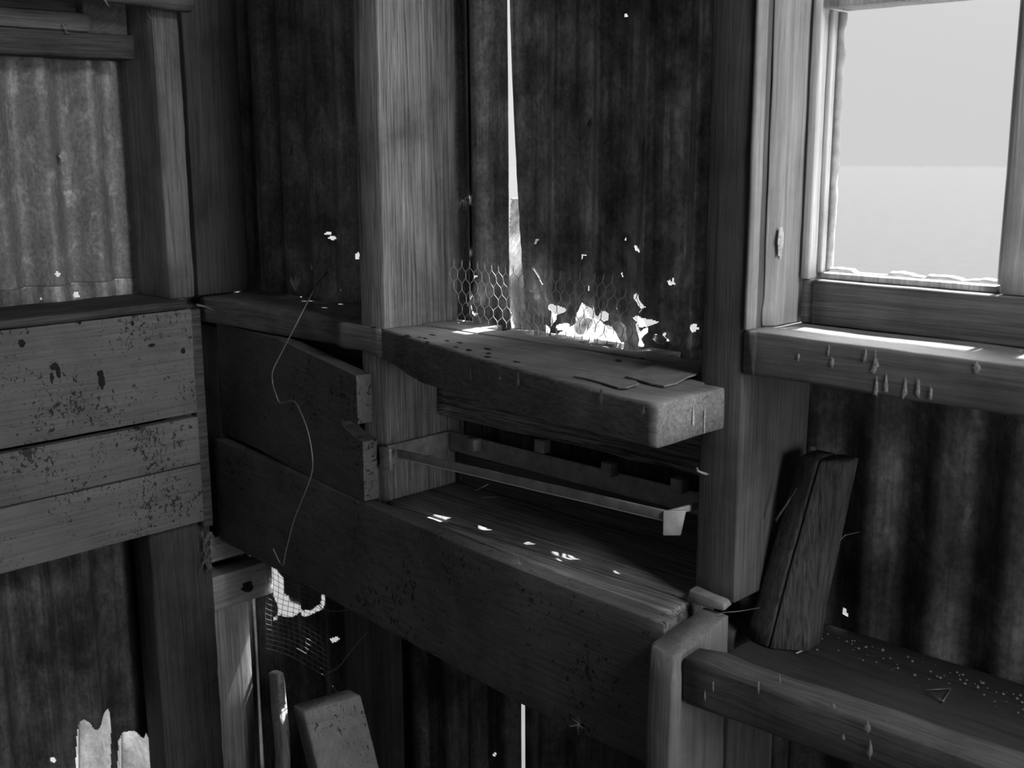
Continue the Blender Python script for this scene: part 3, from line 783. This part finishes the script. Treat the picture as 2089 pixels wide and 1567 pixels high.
# framing in the low corner, plus a pale strip for lit tin
timber('wall_girt', 'girt', (-1.757, -1.706), (.972, 1.120), (.694, .757), 'Y', 'pale knotty rail on the left wall in the low corner by the mesh', 'beam', amp=.0015)
timber('lit_tin_board', 'girt', (-1.757, -1.738), (.972, 1.120), (.772, .818), 'Y', 'added pale strip standing for lit tin above the knotty rail, half hidden by the apron', 'board', amp=.001)  # pale strip put in for light on the tin; no board here
timber('wall_plank', 'pale', (-1.757, -1.735), (.972, 1.085), (.0, .691), 'Z', 'pale upright plank under the knotty rail catching light from the hole', 'plank', amp=.001)
p = at(562, 1372, 'Y', 1.07); q_ = at(580, 1600, 'Y', 1.02)
mb = MB().loft([[p+Vector((-.013, -.008, 0)), p+Vector((-.013, .008, 0)), p+Vector((.013, .010, .003)), p+Vector((.013, -.006, .003))],
    [p.lerp(q_, .45)+v for v in (Vector((-.011, -.008, 0)), Vector((-.011, .008, 0)), Vector((.016, .010, 0)), Vector((.016, -.006, 0)))],
    [Vector((q_.x, q_.y, 0))+v for v in (Vector((-.012, -.008, 0)), Vector((-.012, .008, 0)), Vector((.012, .008, 0)), Vector((.012, -.008, 0)))]], rad=.004, amp=.002, freq=25)
tag(mb.build('wooden_stake', 'pale'), 'pale split stake standing in the dark low corner', 'stake')
# squared timber whose end shows at the bottom
Ya, Yb = .85, .93
t0, t1 = at(620, 1452, 'Y', Ya), at(737, 1418, 'Y', Yb); d0, d1 = at(648, 1567, 'Y', Ya), at(774, 1567, 'Y', Yb)
def quad(t):
    a = t0.lerp(d0, t); b = t1.lerp(d1, t); return a, b
bk = Vector((-.035, .004, -.004))
q = []
for t, ins_ in ((0, 0), (.23, 0), (.245, .0012), (.26, .0012), (.275, 0), (1, 0), (3., 0)):
    a, b = quad(t); iv = Vector((-1, 0, 0))*ins_
    q.append([a+iv, b+iv, b+bk, a+bk])
q.append([Vector((p_.x, p_.y, 0)) for p_ in q[-1]])
tag(MB().loft(q, rad=.004, step=.012, amp=.0008, seed=6).build('leaning_timber', 'block'), 'grey squared timber end leaning below the apron board, a saw line near its top', 'timber')

# brighter sheets outside, seen where the low tin at left has rotted through
for k, (x0_, x1_, yt, lab) in enumerate([(160, 245, 1462, 'paler tin sheet with a peaked edge seen through the rotted low tin at left'), (247, 342, 1470, 'streaked paler tin sheet seen through the rotted low tin beside the wide rough post')]):
    V = []; F = []; N = 14
    for j in range(12):
        for i in range(N+1):
            X_ = -1.80-.012*(11-j)+.006*math.sin(i/N*math.pi*2); 
            V.append(at(x0_+(x1_-x0_)*i/N, yt-30+(1700-yt)*j/11, 'X', X_))
    for j in range(11):
        for i in range(N): F.append((j*(N+1)+i, j*(N+1)+i+1, (j+1)*(N+1)+i+1, (j+1)*(N+1)+i))
    o = link('outer_tin_scrap', V, F, 'tinlow'); md = o.modifiers.new('thickness', 'SOLIDIFY'); md.thickness = .0008
    tag(o, lab, 'tin scrap')

# ------------------------------------------------------------------ loose wire
def px_line(pts, ax='Y', sub=5):
    P = [at(x, y, ax, v) for x, y, v in pts]; out = []
    for i in range(len(P)-1):
        a = P[max(i-1, 0)]; b = P[i]; c = P[i+1]; d = P[min(i+2, len(P)-1)]
        for k in range(sub):
            t = k/sub
            out.append(.5*((2*b)+(c-a)*t+(2*a-5*b+4*c-d)*t*t+(3*b-3*c+d-a)*t**3))
    out.append(P[-1]); return out
mb = MB().tube(px_line([(668, 556, 1.07), (648, 578, 1.04), (628, 615, 1.00), (605, 660, .975), (575, 718, .96), (557, 755, .95), (556, 780, .95), (563, 805, .945), (572, 822, .945), (598, 818, .945), (612, 838, .94), (628, 880, .935), (637, 930, .93), (636, 965, .93), (622, 1005, .925), (600, 1060, .925), (583, 1125, .925), (577, 1153, .925), (569, 1145, .925), (557, 1119, .92)]), .0011, 7)
tag(mb.build('hanging_wire', 'dwire'), 'long kinked wire hooked over the corner shelf and hanging before the apron', 'wire')
mb = MB().tube(px_line([(640, 1215, 1.08), (655, 1240, 1.06), (685, 1247, 1.04), (712, 1244, 1.0)]), .0008, 6)
tag(mb.build('loop_wire', 'dwire'), 'thin dark wire looping from the hole to under the apron', 'wire')
mb = MB().tube(px_line([(748, 1290, .99), (715, 1330, 1.0), (690, 1362, 1.05), (664, 1378, 1.10), (680, 1402, 1.08), (700, 1425, .97)]), .0009, 6)
tag(mb.build('bent_wire', 'dwire'), 'bent wire holding the lower corner of the square mesh', 'wire')
mb = MB().tube(px_line([(903, 960, .982), (925, 1000, .975), (938, 1028, .965), (950, 1062, .955), (957, 1086, .95)]), .00022, 5)
tag(mb.build('cobweb_thread', 'dwire'), 'single thread hanging from the iron rail to the apron edge', 'thread')

# ------------------------------------------------------------------ straws, cobwebs, tufts
def straw(pts, r, label, mat='straw', name='straw', cat='straw'):
    tag(MB().tube([Vector(p) for p in pts], r, 5).build(name, mat), label, cat)
straw([at(970, 1001, 'Y', 1.0), at(996, 988, 'Y', 1.0)], .0004, 'short bright straw caught slanting in the niche')
straw([at(983, 1015, 'Z', 1.0125), at(1014, 1014, 'Z', 1.0125)], .0004, 'short level straw lying on the niche shelf')
straw([at(1624, 1333, 'Z', .968), at(1656, 1320, 'Z', .968)], .0008, 'pale straw on the tray beside the split log')
straw([at(1890, 1408, 'Z', .968), at(1940, 1405, 'Z', .968)], .0007, 'straw forming the long side of a triangle on the tray', 'dwire')
straw([at(1940, 1405, 'Z', .969), at(1924, 1430, 'Z', .969)], .0007, 'straw forming the right side of the triangle on the tray', 'dwire')
straw([at(1890, 1410, 'Z', .969), at(1926, 1432, 'Z', .969)], .0007, 'straw forming the lower side of the triangle on the tray', 'dwire')
straw([at(1582, 1062, 'Y', 1.04), at(1590, 1050, 'Y', 1.04), at(1604, 1030, 'Y', 1.045), at(1625, 996, 'Y', 1.05)], [.0022, .0016, .0014, .0012], 'thin twig caught between dark stud and split log', 'brace', 'twig', 'twig')
straw([at(1700, 1115, 'Y', 1.05), at(1724, 1092, 'Y', 1.06), at(1755, 1085, 'Y', 1.09)], .0005, 'dusty web strand across the split log', 'dwire', 'cobweb_thread', 'thread')
straw([at(1472, 1250, 'Y', .97), at(1510, 1247, 'Y', .99), at(1550, 1240, 'Y', 1.02)], .0005, 'dusty web strand from the torn strip to the split log', 'dwire', 'cobweb_thread', 'thread')
def tuft(name, mat, base, n, ln, r, spread, label, cat, seed, aim=Vector((0, -.3, -1))):
    rr = random.Random(seed); mb = MB()
    for k in range(n):
        d = (aim+Vector((rr.uniform(-1, 1), rr.uniform(-1, 1), rr.uniform(-1, 1)))*spread).normalized(); c = Vector((rr.uniform(-1, 1), rr.uniform(-.5, .5), rr.uniform(-1, 1)))*.35
        L = ln*rr.uniform(.4, 1); P = [base+d*L*t+c*L*t*t for t in (0, .25, .5, .75, 1)]
        mb.tube(P, [r, r, r*.8, r*.6, r*.3], 4, False)
    o = mb.build(name, mat); tag(o, label, cat)
tuft('fibre_tuft', 'straw', at(1063, 1152, 'Y', .938), 22, .018, .00018, 1.0, 'fine tuft of fibres stuck to the apron edge under the flecks', 'fibre tuft', 1, Vector((0, -.6, .2)))
tuft('fibre_tuft', 'straw', at(1181, 1478, 'Y', .908), 14, .014, .00018, 1.2, 'tiny tuft of fibres on the lower edge of the apron board', 'fibre tuft', 2, Vector((0, -.6, -.3)))
tuft('cobweb', 'straw', at(958, 826, 'Y', 1.112), 46, .075, .00014, .22, 'glowing cobweb fanning left from the chink under the bench', 'cobweb', 3, Vector((-.3, -.95, -.12)))
tuft('cobweb', 'straw', at(945, 408, 'Y', 1.12), 16, .03, .00015, .9, 'small cobweb lit by the chink high beside the pale stud', 'cobweb', 4, Vector((.5, -.4, -.4)))
tuft('cobweb', 'dwire', at(1205, 240, 'Y', 1.125), 16, .028, .0004, .18, 'dusty shred of web hanging high on the middle tin', 'cobweb', 5, Vector((-.2, -.1, -1)))
tuft('cobweb', 'dwire', at(1315, 280, 'Y', 1.125), 12, .06, .0003, .12, 'long double shred of web on the tin right of the middle', 'cobweb', 6, Vector((-.12, -.05, -1)))
tuft('cobweb', 'dwire', at(986, 250, 'Y', 1.125), 12, .06, .0004, .06, 'stringy shred of web left of the bright slot', 'cobweb', 7, Vector((0, -.03, -1)))
tuft('feather_down', 'feather', at(603, 594, 'Y', 1.075), 90, .022, .0011, .30, 'white wisp of down standing on the corner shelf', 'feather', 8, Vector((0, 0, 1)))
tuft('cobweb', 'feather', at(655, 215, 'Y', 1.12), 26, .07, .0005, .25, 'grey web shreds high on the left bay of tin', 'cobweb', 9, Vector((.5, -.05, -.9)))
tuft('fuzz', 'straw', at(818, 655, 'Z', 1.258), 18, .012, .0003, 1.0, 'ball of fluff at the foot of the pale stud', 'fluff', 10, Vector((0, -.5, .3)))
rr = random.Random(5); mb = MB()
for k in range(12):
    x = 424+rr.uniform(-8, 8); P = []
    for j in range(10): P.append(at(x+rr.uniform(-4, 4)+6*math.sin(j*.8+k), 1085+j*9, 'X', -1.640+rr.uniform(0, .004)))
    mb.tube(P, .0006, 5)
tag(mb.build('frayed_string', 'dwire'), 'frayed string bunched on the corner of the wide rough post', 'string')
mb = MB().tube([at(402, 622, 'X', -1.63), at(420, 626, 'Y', .985), at(438, 634, 'Y', .985)], [.002, .0018, .0006], 6)
tag(mb.build('rope_end', 'dwire'), 'frayed rope end poking out beside the stall planks', 'rope')
mb = MB().tube([at(1444, 968, 'Y', .989), at(1436, 966, 'Y', .972), at(1424, 962, 'Y', .968), at(1421, 955, 'Y', .970)], .0015, 7)
tag(mb.build('bent_nail', 'iron'), 'bent nail in the dark stud just below the bench end', 'nail')

# ------------------------------------------------------------------ splashes and pits (each part of its timber)
def lump(name, mat, parent, c, n, w, h, t=.0008, seed=0):
    drip = name == 'white_splash' and abs(n[2]) < .5
    if drip: t = .0002; w *= .8
    c = Vector(c); n = Vector(n).normalized()
    up = Vector((0, 0, 1)) if abs(n.z) < .9 else Vector((.3, 1, 0)).normalized()
    a = up.cross(n).normalized(); b = n.cross(a); V = [c+n*t]; F = []; K = 14
    rr = random.Random(seed)
    js = [1+rr.uniform(-.25, .25) for _ in range(K)]
    if drip: js = [1+rr.uniform(-.5, .3) for _ in range(K)]
    for ring, (f, hh) in enumerate(((.55, .85), (1., 0))):
        for k in range(K):
            an = 2*math.pi*k/K; V.append(c+(a*math.cos(an)*w/2*(1-.5*math.sin(an) if drip else 1)+b*math.sin(an)*h/2)*f*js[k]+n*t*hh-n*(0 if ring == 0 else .0001 if drip else .0003))
    for k in range(K):
        F.append((0, 1+k, 1+(k+1) % K)); F.append((1+k, 1+K+k, 1+K+(k+1) % K, 1+(k+1) % K))
    return link(name, V, F, mat, parent)
sill = [o for o in C.objects if o.name == 'trim_1'][0]
for i, (x, y, w_, h_) in enumerate([(1785, 745, .008, .026), (1788, 790, .006, .018), (1807, 780, .007, .020), (1697, 738, .006, .012), (1690, 715, .003, .012), (1846, 790, .005, .024), (1872, 790, .006, .020), (1898, 800, .005, .014), (1992, 746, .008, .010), (1765, 725, .005, .014), (1628, 728, .005, .008)]):
    lump('white_splash', 'splash', sill, at(x, y, 'Y', .9872), (0, -1, 0), w_, h_, .0006, i+80)
tb = [o for o in C.objects if o.name == 'tray_beam'][0]
for i, (x, y, w_, h_) in enumerate([(1455, 1398, .002, .014), (1547, 1400, .003, .016), (1590, 1385, .004, .010), (1770, 1480, .006, .014), (1775, 1530, .005, .022), (1438, 1420, .002, .012), (1700, 1440, .006, .006), (1720, 1505, .006, .006)]):
    lump('white_splash', 'splash', tb, at(x, y, 'Y', .8965), (0, -1, 0), w_, h_, .0006, i+100)
gd = [o for o in C.objects if o.name == 'wall_girt'][0]
lump('knot', 'pit_shade_or_mark', gd, at(505, 1198, 'X', -1.7055), (1, 0, 0), .026, .020, .002, 120)
stall = [o for o in C.objects if o.name == 'stall_plank'][0]
for i, (x, y, w_, h_) in enumerate([(112, 748, .012, .012), (119, 760, .007, .018), (106, 770, .006, .014), (204, 762, .012, .010), (208, 778, .010, .024), (374, 716, .008, .010), (163, 657, .006, .008), (310, 705, .012, .006), (270, 660, .005, .008), (45, 700, .01, .012)]):
    lump('flake_scar', 'pit_shade_or_mark', stall, at(x, y, 'X', -1.6315), (1, 0, 0), w_, h_, .0004, i+60)
for i, (x, y) in enumerate([(763, 667), (792, 679), (832, 684), (856, 688), (868, 690), (882, 683), (872, 697), (912, 695), (938, 699), (930, 708), (957, 713), (995, 711), (998, 720), (995, 727), (1054, 738), (1310, 731), (1262, 735)]):
    lump('pit_shade_or_mark', 'pit_shade_or_mark', bench, at(x, y, 'Z', 1.2558), (0, 0, 1), .009+.003*(i % 3), .006, .0004, i)  # raised dark lenses: the shade inside the pits is put into the colour
def on_front(x, y, dy=0):
    """point of the slanting front of the bench slab"""
    best = None
    for k in range(200):
        X = -1.3+.65*k/199; p = Vector((X, fy(X)-.0015, 0)); d = FW+RT*((x-1044.5)/FPX)-UP*((y-783.5)/FPX)
        t = p.y/d.y; e = abs(d.x*t-X)
        if best is None or e < best[0]: best = (e, CAM+d*t)
    return best[1]
for i, (x, y, w, h) in enumerate([(1057, 776, .007, .017), (1020, 772, .012, .005), (1225, 808, .008, .016), (960, 765, .002, .02), (1312, 838, .006, .010), (1205, 795, .003, .008)]):
    lump('white_splash', 'splash', bench, on_front(x, y), (-.2, -1, 0), w, h, .0006, i)
for i, (y0_, x, y, w, h) in enumerate([(0, 1415, 850, .004, .026), (0, 1438, 850, .0025, .028)]):
    p = at(x, y, 'X', -.6485); lump('white_splash', 'splash', bench, p, (1, 0, 0), w, h, .0006, i+9)

# sheet of scrap on the bench end
def scrap(name, mat, poly, z, th, label, cat, curl=.0):
    import bmesh
    bm = bmesh.new(); vs = [bm.verts.new(at(x, y, 'Z', z)+Vector((0, 0, c))) for x, y, c in poly]
    f = bm.faces.new(vs); r = bmesh.ops.extrude_face_region(bm, geom=[f])
    bmesh.ops.translate(bm, verts=[v for v in r['geom'] if isinstance(v, bmesh.types.BMVert)], vec=Vector((0, 0, th)))
    bmesh.ops.recalc_face_normals(bm, faces=bm.faces); bmesh.ops.triangulate(bm, faces=bm.faces)
    me = bpy.data.meshes.new('t'); bm.to_mesh(me); bm.free()
    V = [v.co.copy() for v in me.vertices]; F = [tuple(p.vertices) for p in me.polygons]; bpy.data.meshes.remove(me)
    return tag(link(name, V, F, mat, smooth=False), label, cat)
scrap('hide_scrap', 'leather', [(1276, 770, 0), (1300, 758, 0), (1325, 750, 0), (1350, 746, .001), (1390, 750, .003), (1424, 756, .004), (1424, 772, .004), (1403, 777, .003), (1380, 786, .001), (1355, 790, 0), (1325, 784, 0)], 1.2563, .0016, 'grey flat scrap curling up against the dark stud on the bench', 'scrap')
scrap('hide_scrap', 'leather', [(1171, 769, 0), (1190, 764, .001), (1225, 764, .001), (1262, 772, 0), (1296, 781, .001), (1304, 786, .001), (1278, 795, .001), (1262, 793, 0), (1230, 783, 0), (1195, 774, 0)], 1.2563, .0014, 'smaller curled scrap left of the grey flat scrap on the bench', 'scrap')

# ------------------------------------------------------------------ dry leaves and torn bits at the foot of the tin
leaves = [(962, 612, 24, 1.122, 'curled dry leaf at the foot of the pale stud behind the netting'), (1035, 650, 22, 1.118, 'crumpled leaf under the bright slot'), (1078, 655, 30, 1.118, 'long crumpled leaf right of the slot foot'),
          (1123, 652, 28, 1.121, 'cupped pale leaf in the middle of the netting'), (1180, 655, 36, 1.118, 'large bright leaf in the widest hole'), (1215, 672, 32, 1.110, 'leaf lying on the bench before the widest hole'),
          (1188, 684, 30, 1.100, 'flat leaf on the bench below the widest hole'), (1262, 685, 24, 1.112, 'leaf under the right end of the netting'), (1306, 682, 30, 1.108, 'boxy torn tin flap right of the netting, made as a translucent leaf'), (1345, 692, 16, 1.112, 'small leaf farthest right at the foot of the tin')]  # the boxy one is a torn tin flap, made leafy to let light glow through
for i, (x, y, s_, Y, lab) in enumerate(leaves):
    out_ = i in (1, 2, 3, 4, 5, 6, 8); Y = 1.158 if out_ else Y; c = at(x, y, 'Y', Y); rr = random.Random(i+40); n_ = 6; L = s_*.0006
    ax = Vector((rr.uniform(-1, 1), rr.uniform(-.3, .3), rr.uniform(.1, 1))).normalized(); bx = ax.cross(Vector((rr.uniform(-.4, .4), -1, rr.uniform(-.3, .9)))).normalized(); nn = ax.cross(bx)
    V = []; F = []
    for j in range(n_+1):
        for k in range(n_+1):
            a_ = (j/n_*2-1); b_ = (k/n_*2-1)*(1-.45*abs(a_)**1.5)*.62
            V.append(c+(ax*a_+bx*b_)*L+nn*L*(.35*b_*b_*2+.25*noise.noise(Vector((a_*1.7, b_*2.5, i*3.3)))))
    mz = min(v.z for v in V)
    V = [v+Vector((0, 0, max(0, (1.249 if out_ else 1.2565)-mz))) for v in V]
    for j in range(n_):
        for k in range(n_): q0 = j*(n_+1)+k; F.append((q0, q0+1, q0+n_+2, q0+n_+1))
    o = link('dry_leaf', V, F, 'leaf'); md = o.modifiers.new('thickness', 'SOLIDIFY'); md.thickness = .0003
    tag(o, lab, 'leaf', 'dry leaves and a torn tin flap at the foot of the tin')
# droppings and crumbs on the tray by the wall: uncountable litter
rr = random.Random(3); mb = MB()
for k in range(90):
    X = rr.uniform(-.60, -.33); Y = 1.105-abs(rr.gauss(0, .022)); s_ = rr.uniform(.0006, .0022)
    c = Vector((X, max(Y, .96), .9675+s_*.3)); V = [c+Vector(v)*s_ for v in ((1, 0, 0), (-1, 0, 0), (0, 1, 0), (0, -1, 0), (0, 0, .8), (0, 0, -.5))]
    mb.add(V, [(0, 2, 4), (2, 1, 4), (1, 3, 4), (3, 0, 4), (2, 0, 5), (1, 2, 5), (3, 1, 5), (0, 3, 5)])
tag(mb.build('floor_litter', 'leather', smooth=False), 'pale crumbs scattered on the tray along the tin', 'litter', kind='stuff')
def wlump(x, y, w, h, pl, v, label, i):
    c = at(x, y, pl, v); o = lump('white_dropping', 'splash', None, c, (0, -1, 0) if pl == 'Y' else (1, 0, 0), w, h, .0015, i); tag(o, label, 'dropping')
wlump(587, 303, .018, .024, 'Y', 1.128, 'largest pale blotch stuck on the left bay of tin', 1)
wlump(645, 312, .006, .014, 'Y', 1.128, 'slim pale blotch right of the largest on the left bay of tin', 2)
wlump(129, 318, .014, .016, 'X', -1.764, 'pale round lump on the tin above the stall planks', 3)
wlump(1206, 252, .004, .012, 'Y', 1.126, 'upper of two small pale lumps on the middle tin', 4)
wlump(1197, 283, .004, .010, 'Y', 1.126, 'lower of two small pale lumps on the middle tin', 5)
wlump(1593, 492, .010, .034, 'X', -.6215, 'feather shaped pale smear on the jamb left of the window', 6)
